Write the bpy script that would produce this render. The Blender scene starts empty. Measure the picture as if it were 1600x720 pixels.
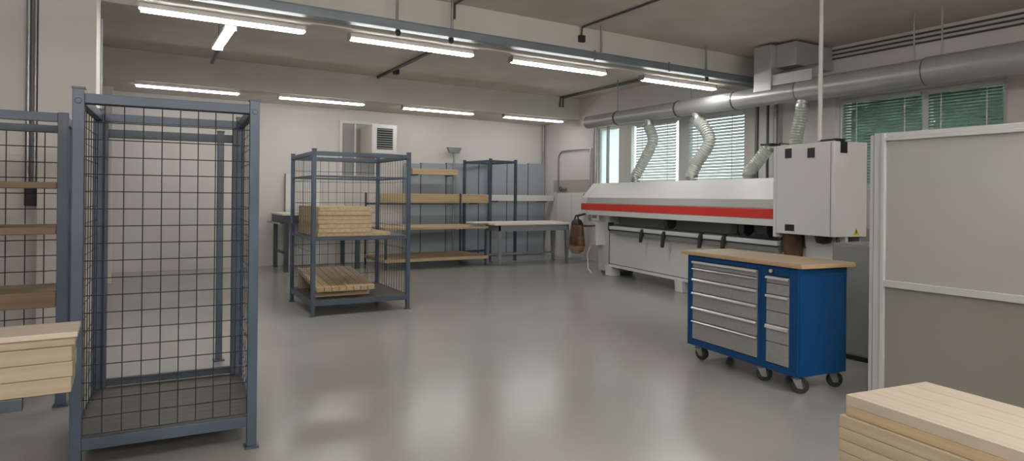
import bpy, bmesh, math, random
from mathutils import Matrix, Vector
random.seed(7)
R = math.radians
COL = bpy.context.scene.collection

# ------------------------------------------------------------------ helpers
def srgb(r, g, b):
    f = lambda c: (c / 12.92 if c <= .04045 else ((c + .055) / 1.055) ** 2.4)
    return (f(r / 255), f(g / 255), f(b / 255), 1)

class MB:
    """collects shapes, builds ONE mesh object"""
    def __init__(self):
        self.v = []; self.f = []
    def add(self, vs, fs):
        n = len(self.v)
        self.v += [tuple(v) for v in vs]
        self.f += [tuple(i + n for i in f) for f in fs]
        return self
    def box(self, x0, x1, y0, y1, z0, z1):
        vs = [(x, y, z) for z in (z0, z1) for y in (y0, y1) for x in (x0, x1)]
        return self.add(vs, [(0, 2, 3, 1), (4, 5, 7, 6), (0, 1, 5, 4), (2, 6, 7, 3), (0, 4, 6, 2), (1, 3, 7, 5)])
    def hexa(self, bottom, top):
        n = len(bottom)
        return self.add(list(bottom) + list(top),
                        [tuple(reversed(range(n))), tuple(range(n, 2 * n))] +
                        [(i, (i + 1) % n, n + (i + 1) % n, n + i) for i in range(n)])
    def prism_y(self, prof, y0, y1):          # profile in (x, z), swept along y
        return self.hexa([(x, y0, z) for x, z in prof], [(x, y1, z) for x, z in prof])
    def prism_x(self, prof, x0, x1):          # profile in (y, z), swept along x
        return self.hexa([(x0, y, z) for y, z in prof], [(x1, y, z) for y, z in prof])
    def prism_z(self, prof, z0, z1):
        return self.hexa([(x, y, z0) for x, y in prof], [(x, y, z1) for x, y in prof])
    def tube(self, pts, r, seg=10, caps=True, up=None):
        pts = [Vector(p) for p in pts]
        n = len(pts)
        rs = r if isinstance(r, (list, tuple)) else [r] * n
        rings = []
        t0 = (pts[1] - pts[0]).normalized()
        a = Vector((0, 0, 1)) if abs(t0.z) < .9 else Vector((1, 0, 0))
        nrm = t0.cross(a).normalized()
        for i, p in enumerate(pts):
            t = (pts[min(i + 1, n - 1)] - pts[max(i - 1, 0)]).normalized()
            nrm = (nrm - t * nrm.dot(t)).normalized()
            b = t.cross(nrm)
            rings.append([p + (nrm * math.cos(2 * math.pi * k / seg) + b * math.sin(2 * math.pi * k / seg)) * rs[i] for k in range(seg)])
        vs = [v for ring in rings for v in ring]
        fs = []
        for i in range(n - 1):
            for k in range(seg):
                k2 = (k + 1) % seg
                fs.append((i * seg + k, i * seg + k2, (i + 1) * seg + k2, (i + 1) * seg + k))
        if caps:
            fs.append(tuple(reversed(range(seg))))
            fs.append(tuple((n - 1) * seg + k for k in range(seg)))
        return self.add(vs, fs)
    def wire(self, p0, p1, w):
        return self.tube([p0, p1], w * .62, seg=4, caps=False)
    def lathe(self, prof, seg=24, c=(0, 0, 0), axis='z'):
        vs = []; m = len(prof)
        for k in range(seg):
            a = 2 * math.pi * k / seg
            for r, h in prof:
                x, y, z = r * math.cos(a), r * math.sin(a), h
                if axis == 'x': x, y, z = h, r * math.cos(a), r * math.sin(a)
                if axis == 'y': x, y, z = r * math.sin(a), h, r * math.cos(a)
                vs.append((c[0] + x, c[1] + y, c[2] + z))
        fs = []
        for k in range(seg):
            k2 = (k + 1) % seg
            for i in range(m - 1):
                fs.append((k * m + i, k2 * m + i, k2 * m + i + 1, k * m + i + 1))
        return self.add(vs, fs)
    def build(self, name, mat, parent=None, bevel=0, smooth=False, label=None, loc=None, rz=0):
        me = bpy.data.meshes.new(name)
        me.from_pydata(self.v, [], self.f)
        bm = bmesh.new(); bm.from_mesh(me)
        bmesh.ops.recalc_face_normals(bm, faces=bm.faces)
        bm.to_mesh(me); bm.free()
        me.materials.append(mat)
        if smooth:
            for p in me.polygons: p.use_smooth = True
            me.set_sharp_from_angle(angle=R(38))
        o = bpy.data.objects.new(name, me)
        COL.objects.link(o)
        if parent: o.parent = parent
        if loc: o.location = loc
        o.rotation_euler.z = rz
        if bevel:
            m = o.modifiers.new('bevel', 'BEVEL'); m.width = bevel; m.segments = 2
            m.limit_method = 'ANGLE'; m.angle_limit = R(40)
        if label: o['label'] = label
        return o

def tag(o, label, cat, group=None):
    o['label'] = label; o['category'] = cat
    if group: o['group'] = group
    return o
def thing(name, label, cat, loc=(0, 0, 0), rz=0, group=None):
    o = bpy.data.objects.new(name, None); COL.objects.link(o)
    o.empty_display_size = .2
    o.location = loc; o.rotation_euler.z = rz
    return tag(o, label, cat, group)
def struct(o, label, cat='wall'):
    o['kind'] = 'structure'; o['label'] = label; o['category'] = cat
    return o
def dup(root, loc, rz, label, group=None):
    r = root.copy(); COL.objects.link(r); r.location = loc; r.rotation_euler.z = rz
    r['label'] = label
    if group: r['group'] = group
    for ch in list(root.children):
        c = ch.copy(); COL.objects.link(c); c.parent = r
        for g in ch.children:
            d = g.copy(); COL.objects.link(d); d.parent = c
    return r

# ------------------------------------------------------------------ materials
def mat(name, col, rough=.5, metal=0, col2=None, scale=(5, 5, 5), detail=3, bump=0, bscale=60, spec=.5,
        trans=0, coat=0, rvar=0, ramp=(.35, .65)):
    m = bpy.data.materials.new(name); m.use_nodes = True
    nt = m.node_tree; b = nt.nodes['Principled BSDF']
    b.inputs['Base Color'].default_value = col
    b.inputs['Roughness'].default_value = rough
    b.inputs['Metallic'].default_value = metal
    b.inputs['Specular IOR Level'].default_value = spec
    if trans: b.inputs['Transmission Weight'].default_value = trans
    if coat: b.inputs['Coat Weight'].default_value = coat
    tc = nt.nodes.new('ShaderNodeTexCoord')
    if col2:
        mp = nt.nodes.new('ShaderNodeMapping'); mp.inputs['Scale'].default_value = scale
        oi = nt.nodes.new('ShaderNodeObjectInfo')
        ml = nt.nodes.new('ShaderNodeMath'); ml.operation = 'MULTIPLY'; ml.inputs[1].default_value = 40
        nz = nt.nodes.new('ShaderNodeTexNoise'); nz.noise_dimensions = '4D'; nz.inputs['Detail'].default_value = detail
        rp = nt.nodes.new('ShaderNodeValToRGB')
        rp.color_ramp.elements[0].position = ramp[0]; rp.color_ramp.elements[1].position = ramp[1]
        rp.color_ramp.elements[0].color = col; rp.color_ramp.elements[1].color = col2
        nt.links.new(tc.outputs['Object'], mp.inputs['Vector'])
        nt.links.new(mp.outputs['Vector'], nz.inputs['Vector'])
        nt.links.new(oi.outputs['Random'], ml.inputs[0]); nt.links.new(ml.outputs[0], nz.inputs['W'])
        nz.inputs['Scale'].default_value = 1
        nt.links.new(nz.outputs['Fac'], rp.inputs['Fac'])
        nt.links.new(rp.outputs['Color'], b.inputs['Base Color'])
        if rvar:
            mr = nt.nodes.new('ShaderNodeMapRange')
            mr.inputs['To Min'].default_value = rough - rvar; mr.inputs['To Max'].default_value = rough + rvar
            nt.links.new(nz.outputs['Fac'], mr.inputs['Value'])
            nt.links.new(mr.outputs['Result'], b.inputs['Roughness'])
    if bump:
        n2 = nt.nodes.new('ShaderNodeTexNoise'); n2.inputs['Scale'].default_value = bscale; n2.inputs['Detail'].default_value = 4
        bp = nt.nodes.new('ShaderNodeBump'); bp.inputs['Strength'].default_value = bump; bp.inputs['Distance'].default_value = .01
        nt.links.new(tc.outputs['Object'], n2.inputs['Vector'])
        nt.links.new(n2.outputs['Fac'], bp.inputs['Height'])
        nt.links.new(bp.outputs['Normal'], b.inputs['Normal'])
    return m

def emis(name, col, s):
    m = bpy.data.materials.new(name); m.use_nodes = True
    nt = m.node_tree; nt.nodes.clear()
    e = nt.nodes.new('ShaderNodeEmission'); e.inputs['Color'].default_value = col; e.inputs['Strength'].default_value = s
    o = nt.nodes.new('ShaderNodeOutputMaterial'); nt.links.new(e.outputs[0], o.inputs['Surface'])
    return m

def glass(name, tint, gloss=.08, rough=.02):
    m = bpy.data.materials.new(name); m.use_nodes = True
    nt = m.node_tree; nt.nodes.clear()
    t = nt.nodes.new('ShaderNodeBsdfTransparent'); t.inputs['Color'].default_value = tint
    g = nt.nodes.new('ShaderNodeBsdfGlossy'); g.inputs['Roughness'].default_value = rough
    x = nt.nodes.new('ShaderNodeMixShader'); x.inputs['Fac'].default_value = gloss
    o = nt.nodes.new('ShaderNodeOutputMaterial')
    nt.links.new(t.outputs[0], x.inputs[1]); nt.links.new(g.outputs[0], x.inputs[2]); nt.links.new(x.outputs[0], o.inputs['Surface'])
    return m

def translucent(name, col, tl, clear=0, gloss=.06, rough=.3):
    """diffuse + translucent sheet, some of it clear, with a soft gloss"""
    m = bpy.data.materials.new(name); m.use_nodes = True
    nt = m.node_tree; nt.nodes.clear(); N = nt.nodes.new; L = nt.links.new
    d = N('ShaderNodeBsdfDiffuse'); d.inputs['Color'].default_value = col
    t = N('ShaderNodeBsdfTranslucent'); t.inputs['Color'].default_value = col
    x = N('ShaderNodeMixShader'); x.inputs['Fac'].default_value = tl
    L(d.outputs[0], x.inputs[1]); L(t.outputs[0], x.inputs[2]); last = x
    if clear:
        c = N('ShaderNodeBsdfTransparent'); y = N('ShaderNodeMixShader'); y.inputs['Fac'].default_value = clear
        L(last.outputs[0], y.inputs[1]); L(c.outputs[0], y.inputs[2]); last = y
    g = N('ShaderNodeBsdfGlossy'); g.inputs['Roughness'].default_value = rough
    z = N('ShaderNodeMixShader'); z.inputs['Fac'].default_value = gloss
    L(last.outputs[0], z.inputs[1]); L(g.outputs[0], z.inputs[2])
    o = N('ShaderNodeOutputMaterial'); L(z.outputs[0], o.inputs['Surface'])
    return m

M_wall = mat('wall_paint', srgb(203, 199, 194), .8, col2=srgb(210, 206, 202), scale=(.7, .7, .7), bump=.05, bscale=40)
M_ceil = mat('ceiling_concrete', srgb(192, 185, 174), .9, col2=srgb(206, 200, 190), scale=(1.2, 1.2, 1.2), detail=8, bump=.25, bscale=25)
M_ceil2 = mat('beam_paint', srgb(198, 194, 184), .85, col2=srgb(207, 203, 194), scale=(1, 1, 1), bump=.06, bscale=30)
M_floor = mat('floor_coating', srgb(150, 148, 143), .215, col2=srgb(157, 155, 151), scale=(.9, .9, .9), detail=7, spec=.75)
M_blue = mat('blue_grey_steel', srgb(64, 75, 89), .42, col2=srgb(73, 86, 101), scale=(3, 3, 3), spec=.5)
M_blued = mat('dark_blue_grey_steel', srgb(60, 66, 75), .45, col2=srgb(70, 77, 86), scale=(3, 3, 3))
M_wire = mat('steel_wire', srgb(52, 56, 62), .4, .3)
M_plat = mat('worn_platform', srgb(74, 70, 66), .6, col2=srgb(92, 87, 81), scale=(6, 30, 6), detail=5)
M_grid = mat('light_steel', srgb(150, 152, 152), .35, .7)
M_galv = mat('galvanised_steel', srgb(150, 152, 150), .38, .75, col2=srgb(168, 169, 166), scale=(4, 4, 4), rvar=.05)
M_tray = mat('tray_steel', srgb(126, 134, 140), .45, .4, col2=srgb(138, 146, 152), scale=(2, 8, 8))
M_duct = mat('duct_metal', srgb(172, 172, 169), .36, .4, col2=srgb(182, 182, 178), scale=(2, 2, 2))
M_dark = mat('dark_rubber', srgb(42, 42, 43), .65)
M_pipe = mat('dark_conduit', srgb(86, 86, 83), .5, .3)
M_whitepipe = mat('white_pipe', srgb(215, 213, 208), .35)
M_white = mat('machine_white', srgb(211, 210, 208), .42, col2=srgb(216, 215, 213), scale=(1, 1, 1))
M_grey = mat('machine_grey', srgb(202, 201, 198), .45, col2=srgb(207, 206, 203), scale=(1, 1, 1))
M_dgrey = mat('machine_dark_grey', srgb(112, 114, 114), .5)
M_rail = mat('pale_rail', srgb(206, 212, 212), .35)
M_red = mat('red_stripe', srgb(212, 52, 42), .42)
M_cab = mat('cabinet_blue', srgb(4, 62, 112), .45, col2=srgb(6, 66, 117), scale=(2, 2, 2), spec=.3)
M_drawer = mat('drawer_grey', srgb(138, 138, 137), .45, col2=srgb(146, 146, 145), scale=(1, 30, 30))
M_alu = mat('aluminium', srgb(226, 226, 226), .3, .5)
M_frame = mat('window_frame', srgb(214, 213, 209), .45)
M_wframe = mat('partition_profile', srgb(184, 185, 184), .4, .15)
M_wood = mat('pale_timber', srgb(148, 133, 110), .6, col2=srgb(163, 149, 126), scale=(.8, 26, 26), detail=6)
M_wood_pink = mat('planed_timber', srgb(178, 164, 148), .55, col2=srgb(188, 175, 160), scale=(.7, 22, 22), detail=6)
M_wood_mid = mat('mid_timber', srgb(172, 157, 131), .6, col2=srgb(188, 174, 149), scale=(.8, 26, 26), detail=6)
M_wood_tan = mat('tan_timber', srgb(176, 153, 118), .6, col2=srgb(194, 172, 138), scale=(.8, 30, 30), detail=6)
M_wood_brown = mat('brown_timber', srgb(110, 90, 68), .6, col2=srgb(132, 110, 84), scale=(.8, 40, 60), detail=6)
M_mdf = mat('worktop_board', srgb(172, 150, 122), .5, col2=srgb(184, 163, 136), scale=(1.5, 12, 12), detail=6)
M_mdfedge = mat('worktop_edge', srgb(172, 138, 98), .55, col2=srgb(190, 158, 116), scale=(2, 30, 90), detail=3)
M_tabletop = mat('pale_table_board', srgb(222, 210, 198), .5, col2=srgb(230, 220, 210), scale=(.8, 20, 20))
M_tablegrey = mat('table_grey', srgb(134, 138, 140), .5)
M_panelblue = mat('blue_grey_panel', srgb(152, 160, 168), .45, col2=srgb(158, 166, 174), scale=(1, 1, 1))
M_brown = mat('brown_leather', srgb(70, 46, 28), .5, col2=srgb(108, 76, 47), scale=(9, 9, 9), detail=5, bump=.1)
M_black = mat('black_plastic', srgb(28, 28, 29), .45)
M_yellow = mat('warning_yellow', srgb(214, 186, 70), .5)
M_tube = emis('lit_tube', (1, .99, .97, 1), 17)
M_tube_back = emis('lit_tube_dim', (1, .99, .975, 1), 11.5)
M_tube_fill = emis('fill_tube_strong', (1, .99, .97, 1), 30)
M_housing = translucent('lamp_housing', srgb(205, 203, 197), .10, .0, .05, .3)
M_glass = glass('window_glass', (.93, .97, .95, 1))
M_frost = translucent('frosted_glass', srgb(222, 232, 229), .75, .12, .08, .15)
M_blind = translucent('white_blind', srgb(226, 230, 228), .42)
M_blindg = translucent('green_blind', srgb(150, 174, 158), .25)
M_poly = translucent('milky_panel', srgb(208, 208, 204), .42, .28, .10, .2)
M_poly2 = translucent('lower_infill_shaded', srgb(176, 174, 165), .4, .28, .08, .2)  # greener than the upper panel, with the lower half's shade put into the colour
M_ctl = mat('control_grey', srgb(136, 137, 135), .5)
M_hose = translucent('clear_hose', srgb(228, 231, 222), .4, .22, .08, .2)
M_hosewire = mat('hose_wire', srgb(176, 180, 172), .35, .3)
M_hedge = mat('hedge_leaves', srgb(38, 58, 44), .8, col2=srgb(78, 102, 80), scale=(4, 4, 4), detail=8)
M_pave = mat('yard_paving', srgb(150, 150, 146), .9)

# ------------------------------------------------------------------ the room
XW, YW, ZC, ZB = 10.2, 15.0, 4.17, 3.62
XL, YF = -4.5, -5.0
struct(MB().box(XL - .2, XW + .3, YF - .2, YW + .2, -.2, 0).build('floor', M_floor), 'smooth grey coated workshop floor', 'floor')
struct(MB().box(XL - .2, XW + .3, YF - .2, YW + .2, ZC, ZC + .2).build('ceiling', M_ceil), 'raw grey concrete ceiling', 'ceiling')
struct(MB().box(XL - .2, XW + .3, YW, YW + .2, 0, ZC).build('wall_back', M_wall), 'pale back wall of the workshop')
struct(MB().box(XL - .2, XW + .3, YF - .2, YF, 0, ZC).build('wall_front', M_wall), 'wall behind the viewer')
struct(MB().box(XL - .2, XL, YF, YW, 0, ZC).build('wall_left', M_wall), 'far left wall of the workshop')
# right wall with two window openings
W1 = (8.13, 12.62, 1.80, 3.34); W2 = (3.90, 6.24, 1.80, 3.28)
w = MB()
for y0, y1, z0, z1 in ((YF, W2[0], 0, ZC), (W2[0], W2[1], 0, W2[2]), (W2[0], W2[1], W2[3], ZC), (W2[1], W1[0], 0, ZC),
                       (W1[0], W1[1], 0, W1[2]), (W1[0], W1[1], W1[3], ZC), (W1[1], YW, 0, ZC)):
    w.box(XW, XW + .3, y0, y1, z0, z1)
struct(w.build('wall_right', M_wall), 'right wall with the windows')
# pier and cross wall at the left
struct(MB().box(-.70, -.225, 7.70, 8.90, 0, ZC).build('wall_pier', M_wall, bevel=.006), 'pale wall pier at the left under the ceiling beam')
struct(MB().box(XL, -.70, 7.92, 8.12, 0, ZC).build('wall_cross', M_wall), 'recessed wall behind the left rack')
struct(MB().box(-.23, -.20, 8.86, 8.905, 0, ZB).build('trim_1', M_grid), 'bright strip on the wall pier edge standing in for its lit side', 'trim')  # added bright strip imitates light on the side face of the pier
# beams
struct(MB().box(-.225, XW, 7.70, 8.04, ZB, ZC).build('trim_2', M_ceil2, bevel=.008), 'pale beam across the ceiling carrying the near lights', 'beam')
struct(MB().box(XL, XW, 13.36, YW, ZB, ZC).build('trim_3', M_ceil2, bevel=.008), 'pale dropped soffit along the back wall', 'beam')
struct(MB().box(-.42, -.14, 13.24, 13.36, 0, 3.46).build('trim_4', M_wall, bevel=.01), 'pale pilaster by the back soffit', 'trim')
# ribs and columns on the right wall between the windows
for i, (y0, y1, dx, m) in enumerate(((7.86, 8.10, .10, M_wall), (7.64, 7.80, .06, M_frame), (7.44, 7.58, .06, M_frame), (6.56, 7.30, .05, M_wall), (6.27, 6.50, .12, M_wall))):
    struct(MB().box(XW - dx, XW, y0, y1, 0, 3.66).build('trim_%d' % (5 + i), m, bevel=.006), 'vertical rib on the right wall between the windows', 'trim')
for y in (7.83, 7.61):
    tag(MB().tube([(XW - .03, y, 0), (XW - .03, y, 3.6)], .018, 8).build('riser_pipe', M_pipe, smooth=True),
        'thin dark riser pipe between wall ribs, %s' % ('beside the bright window' if y > 7.7 else 'second from the bright window'), 'pipe', 'riser pipes')
tag(MB().tube([(XW - .12, 7.40, 0), (XW - .12, 7.40, 3.6)], .034, 12).build('riser_pipe', M_galv, smooth=True),
    'bright steel riser pipe beside the wall ribs', 'pipe', 'riser pipes')

# windows --------------------------------------------------------------
def window(name, Wn, bars, label, panes):
    y0, y1, z0, z1 = Wn
    x0, x1 = XW + .05, XW + .14
    f = MB()
    b = .06
    f.box(x0, x1, y0, y1, z1 - b, z1).box(x0, x1, y0, y1, z0, z0 + b).box(x0, x1, y0, y0 + b, z0 + b, z1 - b).box(x0, x1, y1 - b, y1, z0 + b, z1 - b)
    root = struct(f.build(name, M_frame, bevel=.005), label, 'window')
    for (a, c) in bars:
        MB().box(x0 - .02, x1, a, c, z0 + b, z1 - b).build('mullion', M_frame, root, bevel=.005)
    for (a, c, m) in panes:
        MB().box(x0 + .04, x0 + .05, a, c, z0 + b, z1 - b).build('pane', m, root)
    MB().box(XW - .05, XW + .06, y0 - .03, y1 + .03, z0 - .04, z0 + .012).build('window_sill', M_frame, root, bevel=.005)
    return root
window('window_1', W1, ((11.40, 11.84), (9.60, 9.90)), 'bright window with white frame above the folding machine',
       ((11.84, 12.56, M_frost), (9.90, 11.40, M_glass), (8.19, 9.60, M_glass)))
w2 = window('window_2', W2, ((4.88, 4.99),), 'darker window with green blinds above the partition',
       ((4.99, 6.18, M_glass), (3.96, 4.88, M_glass)))
def blind(y0, y1, z0, z1, pitch, m, label, tilt=52):
    root = thing('venetian_blind', label, 'blind', (XW + .0, (y0 + y1) / 2, z0), 0, 'venetian blinds')
    hw = (y1 - y0) / 2; h = z1 - z0
    MB().box(-.03, .03, -hw, hw, h - .05, h).build('head_rail', M_frame, root)
    s = MB(); z = .03; c, sn = math.cos(R(tilt)), math.sin(R(tilt)); k = pitch * .56
    while z < h - .06:
        s.hexa([(-k * c, -hw, z - k * sn), (k * c, -hw, z + k * sn), (k * c, hw, z + k * sn), (-k * c, hw, z - k * sn)],
               [(-k * c - .002, -hw, z - k * sn + .002), (k * c - .002, -hw, z + k * sn + .002), (k * c - .002, hw, z + k * sn + .002), (-k * c - .002, hw, z - k * sn + .002)])
        z += pitch
    s.build('slats', m, root)
    for fy in (-.62, .62):
        MB().box(-k * c - .006, -k * c - .003, fy * hw - .008, fy * hw + .008, 0, h).build('ladder_cord', M_frame, root)
    MB().box(-.018, .018, -hw, hw, -.012, .012).build('bottom_rail', M_frame, root)
    return root
blind(9.93, 11.20, 1.84, 3.30, .062, M_blind, 'white venetian blind in the bright window, left of the wide mullion')
blind(8.17, 9.58, 1.84, 3.30, .062, M_blind, 'white venetian blind in the bright window, beside the wall ribs')
blind(4.985, 6.19, 1.84, 3.24, .046, M_blindg, 'green venetian blind beside the white machine box', 42)
blind(3.95, 4.885, 1.84, 3.24, .046, M_blindg, 'green venetian blind above the translucent partition', 42)

# outside
struct(MB().box(XW + .3, 40, -20, 35, -.3, -.1).build('exterior_ground', M_pave), 'paved yard outside', 'ground')
h = MB()
for i in range(520):
    y = random.uniform(-3, 9.0); z = random.uniform(0, 4.6); x = 12.6 + random.uniform(0, .8)
    s = random.uniform(.15, .4)
    pts = [(x + random.uniform(-s, s), y + random.uniform(-s, s), z + random.uniform(-s, s)) for _ in range(4)]
    h.add(pts, [(0, 1, 2), (0, 2, 3), (0, 3, 1), (1, 3, 2)])
h.box(13.0, 14.2, -3.3, 9.2, -.1, 4.5)
hd = tag(h.build('hedge', M_hedge), 'tall green hedge outside the window with green blinds', 'hedge'); hd['kind'] = 'stuff'

# ------------------------------------------------------------------ ceiling lights
def lamp(label, loc, rz, length=1.72, group='fluorescent lights', tm=None):
    r = thing('hanging_strip_light', label, 'light', loc, rz, group)
    l = length / 2
    MB().prism_x([(-.05, 0), (.05, 0), (.06, -.055), (-.06, -.055)], -l, l).build('housing', M_housing, r)
    MB().box(-l - .012, -l, -.066, .066, -.085, 0).build('end_cap', M_galv, r)
    MB().box(l, l + .012, -.066, .066, -.085, 0).build('end_cap', M_galv, r)
    MB().prism_x([(-.044, -.059), (.044, -.059), (.046, -.075), (.028, -.088), (-.028, -.088), (-.046, -.075)], -l + .02, l - .02).build('tube', tm or M_tube, r)
    return r
ORD = ('first', 'second', 'third', 'fourth')
for i, x in enumerate((1.00, 3.28, 5.64, 8.16)):
    lamp('lit fluorescent light under the near beam, %s' % (('above the tall front cage', 'above the cage with stacked boards', 'above the low wooden shelves', 'beside the round duct'))[i], (x, 8.02 - .12, ZB), 0)
for i, x in enumerate((1.07, 3.58, 6.24, 8.86)):
    lamp('lit fluorescent light under the back soffit, %s from the left' % ORD[i], (x, 13.52, ZB), 0, 1.76, tm=M_tube_back)
pl = lamp('short lit fluorescent light hung crosswise behind the leftmost near light', (1.085, 8.80, 3.61), R(90), 1.2)
for x in (-.5, .5):
    MB().tube([(x, 0, 0), (x, 0, ZC - 3.61)], .006, 6).build('hanger_rod', M_pipe, pl)
# added unseen lamps overhead, with upward tubes, to brighten the near bay
for r_, y in enumerate((.5, -3.0)):
    for i, x in enumerate((-1.9, 1.3, 4.5)):
        nl = lamp('added out-of-view fill light of the near bay, %s row, %s' % (('front', 'rear')[r_], ORD[i]), (x, y, 3.25), 0, tm=M_tube_fill)
        MB().prism_x([(-.03, .006), (.03, .006), (.04, .03), (.02, .05), (-.02, .05), (-.04, .03)], -.84, .84).build('fill_uplight_tube', M_tube_fill, nl)
        for q in (-.6, .6):
            MB().tube([(q, 0, 0), (q, 0, ZC - 3.25)], .006, 6).build('hanger_rod', M_pipe, nl)

# ------------------------------------------------------------------ services on the ceiling
tr = thing('cable_tray', 'long grey steel cable tray hung along the near beam', 'cable tray', (-4.4, 7.45, 3.625))
MB().box(0, 14.3, -.06, .06, 0, .006).box(0, 14.3, -.06, -.055, 0, .11).box(0, 14.3, .055, .06, 0, .11).box(0, 14.3, -.075, -.06, .098, .11).box(0, 14.3, -.075, -.06, 0, .012).build('channel', M_tray, tr)
for x in (2.88, 3.63, 6.1, 8.35):
    MB().tube([(x + 4.4, .03, .05), (x + 4.4, .03, ZC - 3.625)], .018, 8).build('hanger_rod', M_galv, tr, smooth=True)
for x in (2.88, 3.60, 8.33):
    MB().lathe([(.0, -.07), (.03, -.06), (.04, -.03), (.03, 0), (0, 0)], 12, (x + 4.4, .0, 0)).build('cable_clip', M_dark, tr, smooth=True)
for x in (5.9, 7.4):
    MB().box(x + 4.4 - .012, x + 4.4 + .012, -.08, -.06, -.02, .13).build('joint_strap', M_tray, tr)
def conduit(label, pts, r=.018, m=None, box=None, name='conduit'):
    o = tag(MB().tube(pts, r, 8).build(name, m or M_pipe, smooth=True), label, 'pipe', 'ceiling conduits')
    if box: MB().box(*box).build('junction_box', M_dark, o, bevel=.004)
    return o
conduit('dark conduit on the concrete ceiling ending in a small black box on the beam', [(5.85, -1, 4.15), (5.88, 7.66, 4.15), (5.88, 7.68, 4.02)], .016, None, (5.83, 5.93, 7.64, 7.70, 3.93, 4.03))
conduit('dark conduit across the ceiling above the tray hanger', [(3.75, -1, 4.15), (3.76, 7.67, 4.15), (3.76, 7.67, 3.95)], .016)
conduit('grey conduit with a small box on the middle bay ceiling', [(4.60, 8.06, 4.138), (4.70, 13.3, 4.138)], .03, M_pipe, (4.70, 4.80, 12.3, 12.42, 4.06, 4.16))
conduit('pair of dark conduits bending down the soffit, left one', [(9.42, 8.3, 4.14), (9.55, 13.32, 4.14), (9.55, 13.33, 3.9)], .02)
conduit('pair of dark conduits bending down the soffit, right one', [(9.50, 8.3, 4.14), (9.64, 13.32, 4.14), (9.64, 13.33, 3.9)], .02)
conduit('short conduit beyond the crosswise light', [(1.10, 9.45, 3.56), (1.12, 10.3, 3.52)], .028)
for i, z in enumerate((4.10, 4.03, 3.96)):
    conduit('dark conduit along the top of the right wall, %s of three' % ('top', 'middle', 'lowest')[i], [(XW - .03, -4, z), (XW - .03, 7.3, z)], .015)
conduit('grey pipe in the back right corner', [(10.12, 14.93, 2.45), (10.12, 14.93, ZB)], .035, M_galv)
lp = thing('pipe_pair', 'pair of vertical grey pipes with a dark box on the wall behind the left rack', 'pipe', (-.76, 7.86, 0))
MB().tube([(-.03, 0, 1.62), (-.03, 0, ZC)], .022, 10).build('pipe', M_galv, lp, smooth=True)
MB().tube([(.03, -.02, 1.62), (.03, -.02, ZC)], .02, 10).build('pipe', M_galv, lp, smooth=True)
MB().box(-.05, .05, -.06, .06, 1.46, 1.68).build('junction_box', M_dark, lp, bevel=.006)

# round extraction duct --------------------------------------------------
DX, DZ = 9.2, 3.33
du = thing('extraction_duct', 'big round grey extraction duct hung along the window wall', 'duct', (DX, 0, DZ))
segs = ((11.72, 10.68, .145), (10.68, 8.90, .148), (8.90, 7.55, .152), (7.55, 6.31, .16), (6.31, 4.42, .175), (4.42, 1.0, .195), (1.0, -4.5, .195))
for a, b, r in segs:
    MB().tube([(0, a, 0), (0, b, 0)], r, 32).build('duct_section', M_duct, du, smooth=True)
    MB().lathe([(r - .004, -.018), (r + .012, -.018), (r + .012, .018), (r - .004, .018)], 32, (0, b, 0), 'y').build('joint_ring', M_pipe, du, smooth=True)
MB().lathe([(.0, .03), (.10, .028), (.149, 0), (.149, -.03)], 28, (0, 11.72, 0), 'y').build('end_cap', M_duct, du, smooth=True)
MB().tube([(-.0, 11.45, 0), (-.0, 11.45, -2.2)], .055, 14).build('drop_pipe', M_galv, du, smooth=True)
MB().tube([(.16, 11.2, 0), (.16, 11.2, -2.2)], .035, 12).build('drop_pipe', M_galv, du, smooth=True)
for y in (10.7, 8.6, 4.6, 4.25):
    MB().tube([(0, y, .1), (0, y, ZC - DZ)], .012, 8).build('hanger_rod', M_galv, du, smooth=True)
for y, r in ((9.74, .148), (8.46, .152), (6.26, .175)):
    MB().tube([(0, y, -.1), (0, y, -r - .045)], .085, 18).build('spigot', M_duct, du, smooth=True)
MB().box(-.17, .26, 6.72, 7.06, .05, .80).build('branch_box', M_duct, du, bevel=.01)
MB().box(-.05, .92, 6.35, 6.72, .42, .80).build('branch_box', M_duct, du, bevel=.01)
MB().prism_y([(-.14, .30), (.30, .46), (.30, .40), (-.14, .12)], 6.02, 6.72).build('branch_hood', M_duct, du, bevel=.006)

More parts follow.
